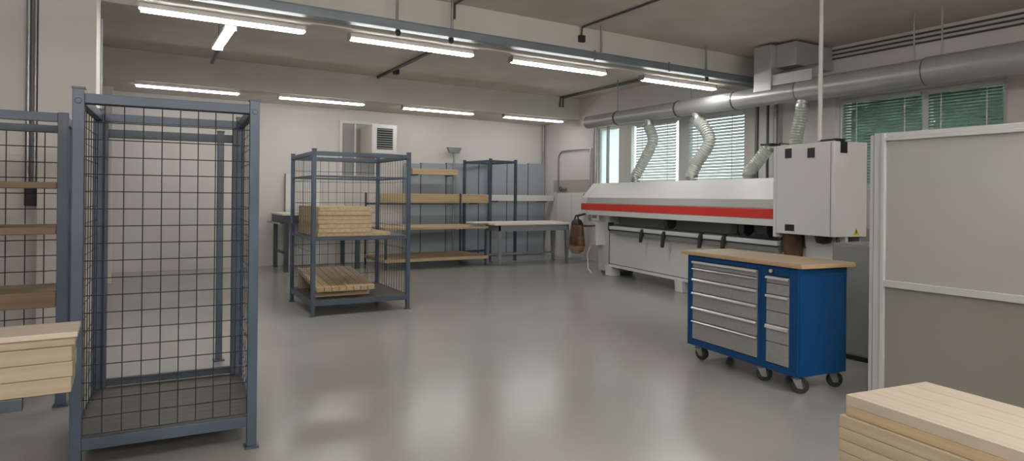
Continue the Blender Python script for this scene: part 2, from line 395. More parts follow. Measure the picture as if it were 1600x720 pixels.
def hose(label, pts, r):
    root = thing('flexible_hose', label, 'hose', pts[0], 0, 'flexible extraction hoses')
    P = [Vector(p) - Vector(pts[0]) for p in pts]
    # smooth path
    path = []
    n = len(P)
    for i in range(n - 1):
        p0, p1, p2, p3 = P[max(i - 1, 0)], P[i], P[i + 1], P[min(i + 2, n - 1)]
        for k in range(14):
            t = k / 14
            path.append(.5 * ((2 * p1) + (p2 - p0) * t + (2 * p0 - 5 * p1 + 4 * p2 - p3) * t * t + (3 * p1 - p0 - 3 * p2 + p3) * t ** 3))
    path.append(P[-1])
    # resample evenly so that the ribs are regular
    L = [0]
    for a, b in zip(path, path[1:]): L.append(L[-1] + (b - a).length)
    m = int(L[-1] / .011); ev = []
    for k in range(m + 1):
        d = L[-1] * k / m
        j = max(i for i in range(len(L)) if L[i] <= d + 1e-9); j = min(j, len(path) - 2)
        f = (d - L[j]) / max(L[j + 1] - L[j], 1e-9)
        ev.append(path[j].lerp(path[j + 1], f))
    MB().tube(ev, [r + (.007 if k % 4 < 2 else -.004) for k in range(len(ev))], 18, caps=False).build('hose_wall', M_hose, root, smooth=True)
    for e in (0, -1):
        MB().tube([ev[e] + (ev[1 if e == 0 else -2] - ev[e]).normalized() * .05, ev[e]], r + .012, 18).build('hose_clamp', M_galv, root, smooth=True)
    sp = MB()
    helix = []
    for k in range(2, len(ev) - 2):
        t = (ev[k + 1] - ev[k - 1]).normalized(); a = Vector((0, 1, 0)); a = (a - t * a.dot(t)).normalized(); b = t.cross(a)
        for q in range(3):
            an = 2 * math.pi * (k / 4 + q / 12)
            helix.append(ev[k] + (a * math.cos(an) + b * math.sin(an)) * (r + .006))
    sp.tube(helix, .005, 4).build('wire_spiral', M_hosewire, root)
    return root
hose('clear ribbed hose hanging from the duct, nearest the frosted pane', [(9.2, 9.74, 3.13), (9.2, 9.72, 3.05), (9.17, 9.60, 2.88), (9.15, 9.57, 2.70), (9.10, 9.76, 2.35), (9.0, 9.88, 2.05), (9.0, 9.88, 1.965)], .10)
hose('clear ribbed hose bulging between the two white blinds', [(9.2, 8.46, 3.12), (9.2, 8.42, 3.05), (9.17, 8.22, 2.88), (9.15, 8.10, 2.62), (9.08, 8.30, 2.28), (9.0, 8.37, 2.05), (9.0, 8.37, 1.965)], .105)
hose('clear ribbed hose bending down to the machine beside the wall ribs', [(9.0, 6.72, 2.46), (8.95, 6.80, 2.32), (8.9, 6.95, 2.12), (8.72, 6.88, 2.05), (8.72, 6.88, 1.965)], .095)
hose('clear ribbed hose dropping straight from the duct behind the white machine box', [(9.2, 6.26, 3.11), (9.19, 6.30, 2.85), (9.15, 6.34, 2.5), (9.1, 6.25, 2.0)], .095)
pb = tag(MB().box(9.10, 10.2, 6.60, 6.615, 2.50, 2.515).box(8.88, 9.12, 6.60, 6.80, 2.47, 2.50).build('pipe_bracket', M_dark, bevel=.003), 'dark bracket holding the short bent hose', 'bracket')

# right wall corner bits ---------------------------------------------------
cpts = [(XW - .04, 14.24, 1.0), (XW - .04, 14.24, 2.62)]
for k in range(1, 7):
    a = math.pi / 2 * k / 6
    cpts.append((XW - .04, 14.24 - .22 * (1 - math.cos(a)), 2.62 + .22 * math.sin(a)))
cpts += [(XW - .04, 12.84, 2.84), (XW - .04, 12.84, 1.0)]
conduit('thin conduit looping round the corner of the right wall', cpts, .018, M_galv)
tag(MB().box(XW - .014, XW - .002, 12.9, 14.5, 1.74, 2.06).build('backing_board', mat('backing_grey', srgb(168, 164, 154), .7), bevel=.003), 'dull grey backing board on the right wall behind the valve', 'board')
vv = thing('pipe_valve', 'small grey valve on the backing board by the corner', 'valve', (XW - .06, 14.0, 1.82))
MB().tube([(0, .12, 0), (0, -.16, 0)], .03, 10).build('valve_body', M_galv, vv, smooth=True)
MB().tube([(.05, 0, 0), (-.07, 0, 0)], .014, 8).build('spindle', M_galv, vv, smooth=True)
MB().lathe([(.05, -.01), (.065, 0), (.05, .01), (.04, 0), (.05, -.01)], 16, (-.07, 0, 0), 'x').build('hand_wheel', M_dark, vv, smooth=True)
wc = thing('flat_cabinet', 'flat white wall cabinet below the valve', 'cabinet', (XW - .162, 13.35, 0))
MB().box(0, .16, -.40, .75, 0, 1.70).build('cabinet_body', M_white, wc, bevel=.006)
MB().box(-.012, 0, -.38, .08, .05, 1.68).build('cabinet_door', M_white, wc, bevel=.004)
MB().box(-.012, 0, .10, .73, .05, 1.68).build('cabinet_door', M_white, wc, bevel=.004)

# ------------------------------------------------------------------ cages
def mesh_panel(root, o, ux, W, z0, z1, sx, sz, w, name='mesh_panel'):
    m = MB(); n = max(1, round(W / sx)); k = max(1, round((z1 - z0) / sz))
    for i in range(n + 1):
        x = W * i / n
        p = (o[0] + ux[0] * x, o[1] + ux[1] * x)
        m.wire((p[0], p[1], z0), (p[0], p[1], z1), w)
    off = (-ux[1] * w * .9, ux[0] * w * .9)
    for j in range(k + 1):
        z = z0 + (z1 - z0) * j / k
        m.wire((o[0] + off[0], o[1] + off[1], z), (o[0] + ux[0] * W + off[0], o[1] + ux[1] * W + off[1], z), w)
    return m.build(name, M_wire, root)

def cage(name, label, loc, rz, W, D, H, post, meshes, mids=(), base=True, topz=None, group='steel cages', ext=.03):
    r = thing(name, label, 'cage', loc, rz, group)
    p = post; hz = H - ext
    for (x, y) in ((0, 0), (W - p, 0), (0, D - p), (W - p, D - p)):
        o = MB().box(x, x + p, y, y + p, .012, H).build('post', M_blue, r, bevel=.004)
        MB().box(x - .014, x + p + .014, y - .014, y + p + .014, 0, .014).build('foot', M_blued, o, bevel=.003)
        MB().box(x - .004, x + p + .004, y - .004, y + p + .004, H - .008, H + .004).build('cap', M_blued, o, bevel=.002)
        MB().lathe([(0, -.006), (.014, -.006), (.017, 0)], 14, (x + p / 2, y, H - .075), 'y').build('bolt', M_blue, o, smooth=True)
    def ring(z0, z1, nm, q):
        for (a, b, c, d) in ((p, W - p, q, p - q), (p, W - p, D - p + q, D - q), (q, p - q, p, D - p), (W - p + q, W - q, p, D - p)):
            MB().box(a, b, c, d, z0, z1).build(nm, M_blue, r, bevel=.003)
    ring(hz - .055, hz, 'top_rail', .006)
    for (z0, z1) in mids: ring(z0, z1, 'middle_rail', .012)
    zb = .2
    if base:
        ring(.135, .20, 'base_rail', .004)
        MB().box(p * .5, W - p * .5, p * .5, D - p * .5, .17, .207).build('platform', M_plat, r)
    return r, hz

c1, hz = cage('wire_cage', 'tall empty wire mesh cage with blue grey frame, nearest the viewer', (-.24, 4.35, 0), R(-4), .985, 1.10, 2.19, .058, None, group=None)
mesh_panel(c1, (.058, .022), (1, 0), .869, .215, hz - .06, .101, .098, .0046)
mesh_panel(c1, (.022, .058), (0, 1), .984, .215, hz - .06, .125, .098, .0046)
mesh_panel(c1, (.963, .058), (0, 1), .984, .215, hz - .06, .125, .098, .0046)
MB().box(.058, .927, 1.05, 1.08, .215, .27).build('rear_stop_rail', M_blued, c1, bevel=.003)
MB().box(.058, .927, 1.05, 1.08, hz - .17, hz - .11).build('rear_stop_rail', M_blued, c1, bevel=.003)
for x in (.06, .897):
    MB().box(x, x + .028, 1.01, 1.045, .22, hz - .06).build('inner_channel', M_blued, c1, bevel=.002)

c2, hz2 = cage('wire_cage', 'wire mesh cage with a shelf holding stacked boards in the middle of the floor', (2.125, 8.48, 0), R(-1.5), 1.36, 1.42, 2.20, .052, None, mids=((1.83, 1.855), (.99, 1.035)), group=None)
MB().box(.03, 1.33, .03, 1.39, 1.015, 1.04).build('shelf_plate', M_blued, c2)
for args in (((.022, .052), (0, 1), 1.316), ((1.338, .052), (0, 1), 1.316)):
    mesh_panel(c2, args[0], args[1], args[2], .21, hz2 - .06, .108, .34, .005)
mesh_panel(c2, (.052, 1.398), (1, 0), 1.256, .21, hz2 - .06, .12, .16, .005)
C2 = c2

# loose post behind the front cage
lpst = thing('upright_post', 'single blue grey steel post standing behind the tall empty cage', 'post', (.81, 6.70, 0))
MB().box(-.028, .028, -.028, .028, .012, 2.19).build('shaft', M_blue, lpst, bevel=.004)
MB().box(-.05, .05, -.05, .05, 0, .014).build('foot_plate', M_blued, lpst, bevel=.003)
MB().box(-.032, .032, -.032, .032, 2.185, 2.2).build('cap', M_blued, lpst, bevel=.003)

# tall frame at the back
fr, hzf = cage('open_rack', 'tall open blue grey steel frame behind the grey work table', (7.66, 13.58, 0), R(8), .86, 1.15, 2.52, .06, None, base=False, group=None)
MB().box(.06, .80, .02, .04, .14, .20).build('base_rail', M_blue, fr)
MB().box(.06, .80, 1.11, 1.13, .14, .20).build('base_rail', M_blue, fr)
ts = thing('signal_stand', 'grey T shaped stand rising above the tall steel frame by the back wall', 'stand', (7.27, 14.78, 0))
MB().tube([(0, 0, .02), (0, 0, 2.72)], .025, 12).build('pole', M_galv, ts, smooth=True)
MB().prism_y([(-.13, 2.70), (.13, 2.70), (.20, 2.84), (-.20, 2.84)], -.05, .05).build('head', M_grid, ts, bevel=.008)
MB().box(-.12, .12, -.1, .1, 0, .02).build('foot_plate', M_blued, ts)

# ------------------------------------------------------------------ boards
def board(name, label, sx, sy, sz, m, loc, rz, group=None, bev=.003):
    """a board with its origin at its near left bottom corner, grain along local x"""
    o = MB().box(0, sx, 0, sy, 0, sz).build(name, m, None, bevel=bev, loc=loc, rz=rz)
    return tag(o, label, 'board', group)

# in the middle cage: local -> world
def c2w(x, y, z):
    a = R(-1.5)
    return (2.125 + x * math.cos(a) - y * math.sin(a), 8.48 + x * math.sin(a) + y * math.cos(a), z)
PLN = ('topmost', 'second from the top', 'third from the top', 'fourth from the top', 'fifth from the top', 'sixth from the top')
bx = c2w(1.09, .07, 1.041)
board('long_board', 'long board at the bottom of the pile on the cage shelf, reaching further right', 1.26, 1.0, .05, M_wood_tan, bx, R(-1.5 + 90))
for k in range(6):
    z = 1.092 + (5 - k) * .058
    x1 = .82 + random.uniform(-.008, .008)
    board('stacked_board', 'tan board in the pile on the cage shelf, %s' % PLN[k], 1.24 + random.uniform(-.01, .01), .72, .0555, M_wood_tan,
          c2w(x1, .065 + random.uniform(-.005, .005), z), R(-1.5 + 90), 'boards piled on the cage shelf')
TL = R(6.5)
for y, nm, h in ((.30, 'front', .120), (1.22, 'rear', .225)):
    board('batten', 'batten across the cage platform under the slats, %s' % nm, .78, .07, h, M_wood_tan, c2w(.09, y, .208), R(-1.5))
NTH = ('first', 'second', 'third', 'fourth', 'fifth', 'sixth', 'seventh', 'eighth')
for k in range(8):
    x1 = .09 + .0985 * (k + 1) - .006
    o = board('plank', 'pale plank lying on the cage platform, %s from the left post' % NTH[k], 1.24, .0915, .06, M_wood_tan,
          c2w(x1, .08 + random.uniform(-.006, .006), .305), R(-1.5 + 90), 'planks on the cage platform')
    o.rotation_euler.y = -TL

# left foreground: boards on a steel stand
st = thing('board_stand', 'blue grey steel stand under the thick boards at the left edge', 'stand', (-3.2, 3.48, 0))
MB().box(0, 2.84, .0, .05, .645, .70).build('long_rail', M_blued, st, bevel=.003)
MB().box(0, 2.84, .27, .32, .645, .70).build('long_rail', M_blued, st, bevel=.003)
for x in (.3, 1.2, 1.95):
    MB().box(x, x + .05, .05, .27, .645, .70).build('cross_rail', M_blued, st)
for x in (.2, 1.4):
    for y in (0, .27):
        l = MB().box(x, x + .05, y, y + .05, .012, .645).build('leg', M_blued, st)
        MB().box(x - .02, x + .07, y - .02, y + .07, 0, .012).build('foot', M_blued, l)
lx0 = -3.1
for k, (h, y0, y1, xr, m) in enumerate(((.068, 3.485, 3.80, -.185, M_wood), (.068, 3.49, 3.80, -.18, M_wood), (.066, 3.488, 3.80, -.183, M_wood), (.028, 3.50, 3.805, -.172, M_wood), (.026, 3.53, 3.81, -.165, M_wood_pink))):
    z = .701 + sum((.0695, .0695, .0675, .0295)[:k])
    board('thick_board' if k < 3 else 'thin_board', 'pale %s board on the left stand, %s' % ('thick' if k < 3 else 'thin', ('lowest', 'second from the bottom', 'third from the bottom', 'just under the topmost', 'topmost')[k]),
          xr - lx0, y1 - y0, h, m, (lx0, y0, z), 0, 'boards on the left stand')

# right foreground: pile of planks
ang = R(8)
def pw(a, b, z):   # a along the boards (away from the viewer), b across
    return (3.022 + a * math.sin(ang) + b * math.cos(ang), 1.088 + a * math.cos(ang) - b * math.sin(ang), z)
PL = 1.9; A0 = .795 - PL
zt = .62
for k in range(4):
    b0 = (0, .155, .31, .463)[k]; b1 = (.151, .306, .459, .61)[k]
    board('planed_plank', 'pale planed plank on top of the right pile, %s' % ('at its front edge', 'second from the front edge', 'second from the far edge', 'at its far edge')[k],
          PL, b1 - b0, .052, M_wood_pink, pw(A0, b1, zt - .052), ang * -1 + R(90), 'top planks of the right pile', .002)
board('wide_board', 'honey coloured wide board just under the planed planks of the right pile', PL, .61, .05, M_wood_tan, pw(A0, .61, zt - .103), R(90) - ang, 'wide boards in the right pile', .002)
lab = ('widest reaching out below the honey coloured one', 'second below the honey coloured one', 'third below the honey coloured one', 'fourth below the honey coloured one', 'fifth below the honey coloured one', 'sixth below the honey coloured one', 'seventh below the honey coloured one')
z = zt - .103
for k in range(7):
    z -= .0605
    board('wide_board', 'pale wide board in the right pile, %s' % lab[k], PL + .02, .64, .058, M_wood_mid, pw(A0, .62, z), R(90) - ang, 'wide boards in the right pile', .002)
zz = z
for k, a in enumerate((A0 + .2, A0 + PL - .35)):
    board('bearer', 'square bearer on the floor under the right pile, %s' % ('nearer the viewer', 'nearer the tool cabinet')[k], .62, .09, zz - .001, M_wood, pw(a, 0, 0), -ang)

# ------------------------------------------------------------------ left rack with wooden shelves
rk = thing('shelf_rack', 'blue grey steel rack with wooden shelves and mesh back at the left edge', 'rack', (-3.2, 5.81, 0))
RW, RD, RH = 2.86, .62, 2.19
for x in (0, RW - .068):
    for y in (0, RD - .06):
        o = MB().box(x, x + .068, y, y + .06, .012, RH).build('post', M_blue, rk, bevel=.004)
        MB().box(x - .014, x + .082, y - .014, y + .074, 0, .014).build('foot', M_blued, o)
MB().box(.068, RW - .068, .005, .05, 2.12, 2.185).build('top_rail', M_blue, rk, bevel=.003)
MB().box(.068, RW - .068, RD - .05, RD - .005, 2.08, 2.14).build('top_rail', M_blue, rk, bevel=.003)
MB().box(RW - .06, RW - .01, .06, RD - .06, 2.12, 2.18).build('top_rail', M_blue, rk, bevel=.003)
MB().box(.01, .06, .06, RD - .06, 2.12, 2.18).build('top_rail', M_blue, rk, bevel=.003)
mesh_panel(rk, (.068, RD - .03), (1, 0), RW - .136, .2, 2.09, .125, .123, .006)
for z0, z1 in ((1.624, 1.672), (1.284, 1.34), (.742, .86)):
    MB().box(.07, RW - .07, .01, RD - .07, z0, z1).build('shelf_board', M_wood_brown, rk, bevel=.004)
MB().box(.068, RW - .068, .005, .05, .20, .27).build('base_rail', M_blue, rk)
MB().box(.068, RW - .068, RD - .05, RD - .005, .20, .27).build('base_rail', M_blue, rk)

# ------------------------------------------------------------------ wooden shelving at the back
sh = thing('low_shelving', 'low two tier wooden shelving in front of the blue grey panels', 'shelving', (4.78, 13.0, 0))
SW, SD = 2.52, 1.40
for x in (.02, SW - .06):
    for y in (.03, SD - .05):
        MB().box(x, x + .04, y, y + .04, 0, .83 if y < .5 else 1.66).build('post', M_blued, sh)
MB().box(.03, SW - .03, SD - .05, SD - .02, 1.38, 1.42).build('plank_rest', M_blued, sh)
MB().box(0, SW, 0, SD - .06, .155, .225).build('shelf_board', M_wood_tan, sh, bevel=.004)
MB().box(0, SW, 0, SD - .06, .855, .905).build('shelf_board', M_wood_tan, sh, bevel=.004)
MB().box(.60, .66, .3, .36, 0, .155).build('stub_leg', M_wood_brown, sh)
# planks above
for i, (x0, x1, z0, z1, m, lb) in enumerate(((5.2, 8.13, 1.425, 1.645, M_wood_tan, 'long tan plank on brackets above the low wooden shelving'),
                                          (8.14, 10.16, 1.485, 1.64, M_white, 'white plank continuing the tan plank towards the corner'),
                                          (5.99, 7.22, 2.12, 2.26, M_wood_tan, 'short tan plank high on the back wall beside the tall frame'))):
    o = board('long_plank', lb, x1 - x0, .16, z1 - z0, m, (x0, 14.44, z0), 0, None, .004)
    for x in (.12 * (x1 - x0), .88 * (x1 - x0)):
        MB().box(x, x + .03, .0, .455, -.03, 0).box(x, x + .03, .43, .455, -.03, z1 - z0 - .02).build('bracket', M_dgrey, o)
# blue grey panels along the back wall
xs = (5.95, 6.40, 7.10, 8.05, 8.92, 9.60, 10.13)
for i, (a, b) in enumerate(zip(xs, xs[1:])):
    o = tag(MB().box(a + .018, b, 14.90, 14.93, .03, 2.40 + .025 * i).build('steel_sheet', M_panelblue, bevel=.004),
            'blue grey panel standing along the back wall, %s' % ('leftmost', 'second from the left', 'behind the tall steel frame', 'behind the left half of the work table', 'behind the right half of the work table', 'nearest the corner')[i], 'panel', 'blue grey panels on the back wall')
    MB().box(b, b + .017, 14.897, 14.935, 0, 2.42 + .025 * i).build('edge_profile', M_dark if i < 5 else M_wframe, o)
wb = tag(MB().box(3.14, 3.95, 14.90, 14.93, 0, 2.06).build('white_board', M_white, bevel=.004), 'pale board leaning on the back wall behind the dark workbench', 'board')
MB().box(3.125, 3.145, 14.885, 14.935, 0, 2.06).build('edge_strip', M_dgrey, wb)

# grey work table
tb = thing('work_table', 'grey steel work table with pale top near the back corner', 'table', (7.32, 12.72, 0))
MB().box(0, 2.26, 0, .75, .93, .968).build('tabletop', M_tabletop, tb, bevel=.003)
MB().box(.14, 2.12, .04, .075, .79, .93).box(.14, 2.12, .66, .695, .79, .93).box(.14, .175, .04, .69, .79, .93).box(2.085, 2.12, .04, .69, .79, .93).build('apron', M_tablegrey, tb)
for x in (.12, 2.04):
    for y in (.03, .62):
        l = MB().hexa([(x + .02, y + .01, .01), (x + .08, y + .01, .01), (x + .08, y + .07, .01), (x + .02, y + .07, .01)],
                  [(x, y, .80), (x + .1, y, .80), (x + .1, y + .1, .80), (x, y + .1, .80)]).build('leg', M_tablegrey, tb, bevel=.004)
        MB().box(x + .01, x + .09, y, y + .08, 0, .012).build('foot', M_grid, l)
MB().box(.2, 2.06, .62, .66, .18, .23).build('stretcher', M_tablegrey, tb)
board('pale_board', 'pale board lying on the work table and sticking out to its left', 2.5, .42, .03, M_tabletop, (6.95, 13.02, .969), 0)

# dark workbench behind the middle cage
wbn = thing('workbench', 'dark workbench with light top seen left of the middle cage', 'table', (2.80, 13.55, 0))
MB().box(0, 1.7, 0, 1.25, 1.165, 1.205).build('benchtop', M_tabletop, wbn, bevel=.003)
MB().box(.03, 1.67, .03, 1.22, 1.0, 1.165).build('apron', M_blued, wbn)
for x in (.06, 1.55):
    for y in (.04, 1.12):
        MB().box(x, x + .08, y, y + .08, 0, 1.0).build('leg', M_blued, wbn)
MB().tube([(-.06, 1.2, 1.0), (-.06, 0.0, 1.0)], .02, 8).build('front_bar', M_grid, wbn, smooth=True)
MB().box(.08, .11, .1, 1.15, .36, .41).build('stretcher', M_blued, wbn)
MB().box(-.06, .04, 1.1, 1.13, .985, 1.015).box(-.06, .04, .1, .13, .985, 1.015).build('bar_bracket', M_blued, wbn)

# opening and heater on the back wall
w3 = struct(MB().box(4.36, 4.43, 14.94, 15.0, 2.0, 3.36).box(5.22, 5.29, 14.94, 15, 2.0, 3.36).box(4.43, 5.22, 14.94, 15, 3.29, 3.36).box(4.43, 5.22, 14.94, 15, 2.0, 2.06).build('window_3', M_white, bevel=.004), 'small white framed inner window behind the heater', 'window')
MB().box(4.43, 5.22, 14.975, 14.99, 2.06, 3.29).build('pane', mat('grey_pane', srgb(150, 148, 143), .3), w3)
MB().box(4.72, 4.76, 14.945, 14.99, 2.06, 3.29).build('mullion', M_white, w3)
ht = thing('fan_heater', 'white boxy fan heater with black louvres high on the back wall', 'heater', (4.83, 14.0, 2.56))
MB().box(0, .56, .0, .86, 0, .64).build('heater_body', mat('heater_side', srgb(178, 174, 167), .5), ht, bevel=.01)
f = MB().box(-.01, .57, -.03, 0, .56, .65).box(-.01, .57, -.03, 0, -.01, .08).box(-.01, .10, -.03, 0, .08, .56).box(.48, .57, -.03, 0, .08, .56)
f.build('front_frame', M_white, ht, bevel=.005)
MB().box(.10, .48, -.012, -.004, .08, .56).build('grille_back', M_black, ht)
l = MB()
for k in range(9):
    z = .10 + k * .052
    l.prism_x([(-.012, z + .02), (-.03, z), (-.03, z + .006), (-.012, z + .026)], .10, .48)
l.build('louvres', M_grid, ht)
MB().box(.05, .51, .86, 1.0, .1, .5).build('wall_mount', M_dgrey, ht)

# ------------------------------------------------------------------ folding machine
MA = R(-10)
mc = thing('folding_machine', 'long white sheet folding machine with a red stripe under the bright window', 'machine', (7.527, 5.528, 0), MA)
S1 = 5.36
hoodp = [(0, 1.235), (0, 1.32), (.012, 1.335), (.012, 1.468), (0, 1.478), (.03, 1.60), (.30, 1.905), (1.0, 1.905), (1.0, 1.235)]
MB().prism_y(hoodp, 0, S1).build('hood', M_white, mc, bevel=.006)
MB().prism_y(hoodp, S1 + .008, 5.62).build('end_cap', M_white, mc, bevel=.006)
MB().box(-.004, .012, .03, S1, 1.338, 1.465).build('red_stripe', M_red, mc)
MB().box(-.004, .012, S1 + .01, 5.60, 1.338, 1.465).build('red_stripe', M_red, mc)
MB().prism_y([(-.004, 1.482), (.024, 1.595), (.03, 1.594), (.002, 1.481)], .03, S1 - .01).build('grey_band', mat('band_grey', srgb(178, 178, 176), .45), mc)
MB().box(-.03, .55, -.055, -.005, 1.10, 2.31).build('side_plate', M_white, mc, bevel=.004)
MB().box(.26, .95, -.9, 4.825, .245, .955).build('base_panel', M_grey, mc, bevel=.006)
MB().box(.27, .95, -.9, 4.866, .225, .94).build('inner_frame', M_dark, mc)
MB().box(.20, .27, -.9, 4.83, .19, .235).build('base_lip', M_white, mc, bevel=.004)
MB().box(.50, .95, -.9, 4.86, .955, 1.235).build('recess', M_ctl, mc)
MB().box(.28, .92, 4.868, 5.33, .06, 1.235).build('end_column', M_grey, mc, bevel=.008)
MB().box(.34, .86, 4.88, 5.31, 0, .06).build('plinth', M_dgrey, mc)
MB().box(.06, .34, 5.04, 5.44, .60, 1.09).build('side_box', M_white, mc, bevel=.008)
for s in (4.75, 2.36, -.5):
    MB().prism_y([(.18, 0), (.42, 0), (.40, .225), (.16, .225)], s - .10, s + .10).build('foot', M_frame, mc, bevel=.01)
MB().box(.12, .28, .05, 4.62, .88, .955).build('clamp_beam', M_ctl, mc, bevel=.004)
MB().box(.10, .50, .05, 4.62, .965, 1.03).build('clamp_rail', M_rail, mc, bevel=.004)
MB().tube([(.14, .02, 1.06), (.14, 4.66, 1.06)], .014, 10).build('guide_rod', M_black, mc, smooth=True)
MB().tube([(.08, .02, .955), (.08, 4.55, .955)], .010, 8).build('guide_rod', M_black, mc, smooth=True)
for s, z0, z1 in ((3.36, .78, 1.0), (2.67, .74, 1.0), (1.66, .81, 1.03), (1.11, .84, 1.03)):
    MB().prism_y([(.04, z0), (.075, z0), (.11, z1 - .06), (.13, z1 + .02), (.08, z1 + .02), (.05, z1 - .05)], s - .03, s + .03).build('clamp_lever', M_dark, mc, bevel=.005)
for s in (4.58,):
    MB().box(.10, .2, s - .02, s + .04, .93, 1.10).build('rail_end', M_black, mc)
for s in (2.60, .86, .72, .36, .26):
    MB().prism_y([(.06, 1.235), (.26, 1.235), (.26, 1.12), (.18, 1.06), (.11, 1.06), (.06, 1.12)], s - .06, s + .06).build('hood_bracket', M_black, mc, bevel=.012)
MB().tube([(.10, 5.34, .60), (.02, 5.34, .40), (-.02, 5.22, .10), (.02, 5.14, .012)], .011, 8).build('floor_lever', M_whitepipe, mc, smooth=True)
for X_, Y_ in ((9.0, 9.88), (9.0, 8.37), (8.72, 6.88)):
    dx, dy = X_ - 7.527, Y_ - 5.528
    MB().lathe([(0, 1.90), (.10, 1.90), (.085, 1.915), (.085, 1.955), (0, 1.955)], 18, (dx * math.cos(R(10)) - dy * math.sin(R(10)), dx * math.sin(R(10)) + dy * math.cos(R(10)), 0)).build('hose_port', M_galv, mc, smooth=True)
# control box at the near end
cb = MB().box(-.03, .52, -.985, -.06, 1.15, 2.315).build('control_box', M_white, mc, bevel=.008)
for (s0, s1, z0, z1) in ((-.325, -.215, 2.14, 2.265), (-.70, -.585, 2.125, 2.25), (-.38, -.225, 1.19, 1.275)):
    MB().box(-.034, -.029, s0 - .02, s1 + .02, z0 - .02, z1 + .02).build('vent_frame', M_frame, cb)
    MB().box(-.039, -.033, s0, s1, z0, z1).build('vent_cover', M_black, cb, bevel=.002)
MB().box(.0, .14, -.99, -.75, 2.31, 2.345).build('top_fitting', M_black, cb, bevel=.003)
MB().box(.07, .18, -.992, -.984, 2.17, 2.31).build('side_cover', M_black, cb, bevel=.002)
MB().add([(.29, -.987, 1.17), (.39, -.987, 1.17), (.34, -.987, 1.26), (.29, -.991, 1.17), (.39, -.991, 1.17), (.34, -.991, 1.26)], [(0, 1, 2), (3, 5, 4), (0, 3, 4, 1), (1, 4, 5, 2), (2, 5, 3, 0)]).build('warning_sticker', M_yellow, cb)
MB().box(.334, .346, -.994, -.990, 1.19, 1.235).build('sticker_mark', M_black, cb)
MB().box(-.031, -.029, -.945, -.935, 1.16, 2.30).build('door_seam', M_dgrey, cb)
# below the box
MB().lathe([(0, .82), (.115, .82), (.14, 1.15), (0, 1.15)], 18, (.2, -.02 - .12, 0)).build('chip_bin', M_brown, mc, smooth=True)
MB().tube([(.17, .06, 1.10), (.17, .06, .70)], .02, 8).build('bin_pipe', M_galv, mc, smooth=True)
MB().hexa([(.24, -.40, .4), (.29, -.40, .4), (.29, -.92, .4), (.24, -.92, .4)], [(.24, -.28, 1.15), (.29, -.28, 1.15), (.29, -.92, 1.15), (.24, -.92, 1.15)]).build('lower_guard', M_grey, mc, bevel=.004)
MB().tube([(.10, -.93, 1.15), (.09, -.96, 1.0), (.10, -.97, .8), (.12, -.95, .3)], .02, 10).build('cable', M_black, mc, smooth=True)
MB().lathe([(0, 1.04), (.08, 1.06), (.11, 1.15), (0, 1.15)], 16, (.1, -.72, 0)).build('cable_gland', M_black, mc, smooth=True)
# leather bag
bag = thing('leather_bag', 'brown leather bag hanging by black straps at the far end of the machine', 'bag', (7.527 + 5.42 * math.sin(R(10)) - .19 * math.cos(R(10)), 5.528 + 5.42 * math.cos(R(10)) + .19 * math.sin(R(10)), 0), MA)
b = MB()
prof = [(.42, .13, .06), (.47, .21, .10), (.58, .25, .12), (.80, .235, .10), (.96, .215, .085), (1.06, .19, .07), (1.12, .13, .055)]
ringn = 20; vs = []; fs = []
for z, a_, c_ in prof:
    for k in range(ringn):
        t = 2 * math.pi * k / ringn
        vs.append((c_ * math.copysign(abs(math.cos(t)) ** .7, math.cos(t)), a_ * math.copysign(abs(math.sin(t)) ** .7, math.sin(t)), z))
for i in range(len(prof) - 1):
    for k in range(ringn):
        fs.append((i * ringn + k, i * ringn + (k + 1) % ringn, (i + 1) * ringn + (k + 1) % ringn, (i + 1) * ringn + k))
fs += [tuple(reversed(range(ringn))), tuple((len(prof) - 1) * ringn + k for k in range(ringn))]
b.add(vs, fs).build('bag_body', M_brown, bag, smooth=True)
b = MB()
vs = [(x * 1.12 - .012, y * 1.06, z) for x, y, z in vs[:3 * ringn]]
vs = [(x, y, (.41, .49, .58)[i // ringn]) for i, (x, y, z) in enumerate(vs)]
fs = [(i * ringn + k, i * ringn + (k + 1) % ringn, (i + 1) * ringn + (k + 1) % ringn, (i + 1) * ringn + k) for i in range(2) for k in range(ringn)] + [tuple(range(ringn))]
b.add(vs, fs).build('bag_pocket', mat('light_leather', srgb(140, 116, 88), .6), bag, smooth=True)
MB().tube([(-.02, .10, 1.08), (-.01, .05, 1.20), (.185, .02, 1.245)], .02, 8).build('strap', M_black, bag, smooth=True)
MB().tube([(-.02, -.10, 1.08), (-.01, -.05, 1.20), (.185, -.02, 1.245)], .02, 8).build('strap', M_black, bag, smooth=True)
MB().tube([(.0, -.12, 1.04), (.03, -.25, 1.0), (.24, -.36, 1.01)], .018, 8).build('strap', M_black, bag, smooth=True)
MB().lathe([(.19, 1.02), (.20, 1.03), (.15, 1.10), (.10, 1.135), (0, 1.14)], 20).build('dark_flap', M_black, bag, smooth=True).scale = (.5, 1.12, 1)
# pole to ceiling
pA = (7.527 + -.56 * math.sin(R(10)) + .2 * math.cos(R(10)), 5.528 - .56 * math.cos(R(10)) - .2 * math.sin(R(10)))
sp = thing('supply_pole', 'white steel pole running from the machine box up to the ceiling', 'pole', (pA[0], pA[1], 2.316))
MB().tube([(0, 0, .03), (0, 0, ZC - 2.316)], .026, 14).build('pole_tube', M_whitepipe, sp, smooth=True)
MB().lathe([(0, .04), (.03, .04), (.05, 0), (0, 0)], 16).build('pole_base', M_galv, sp, smooth=True)
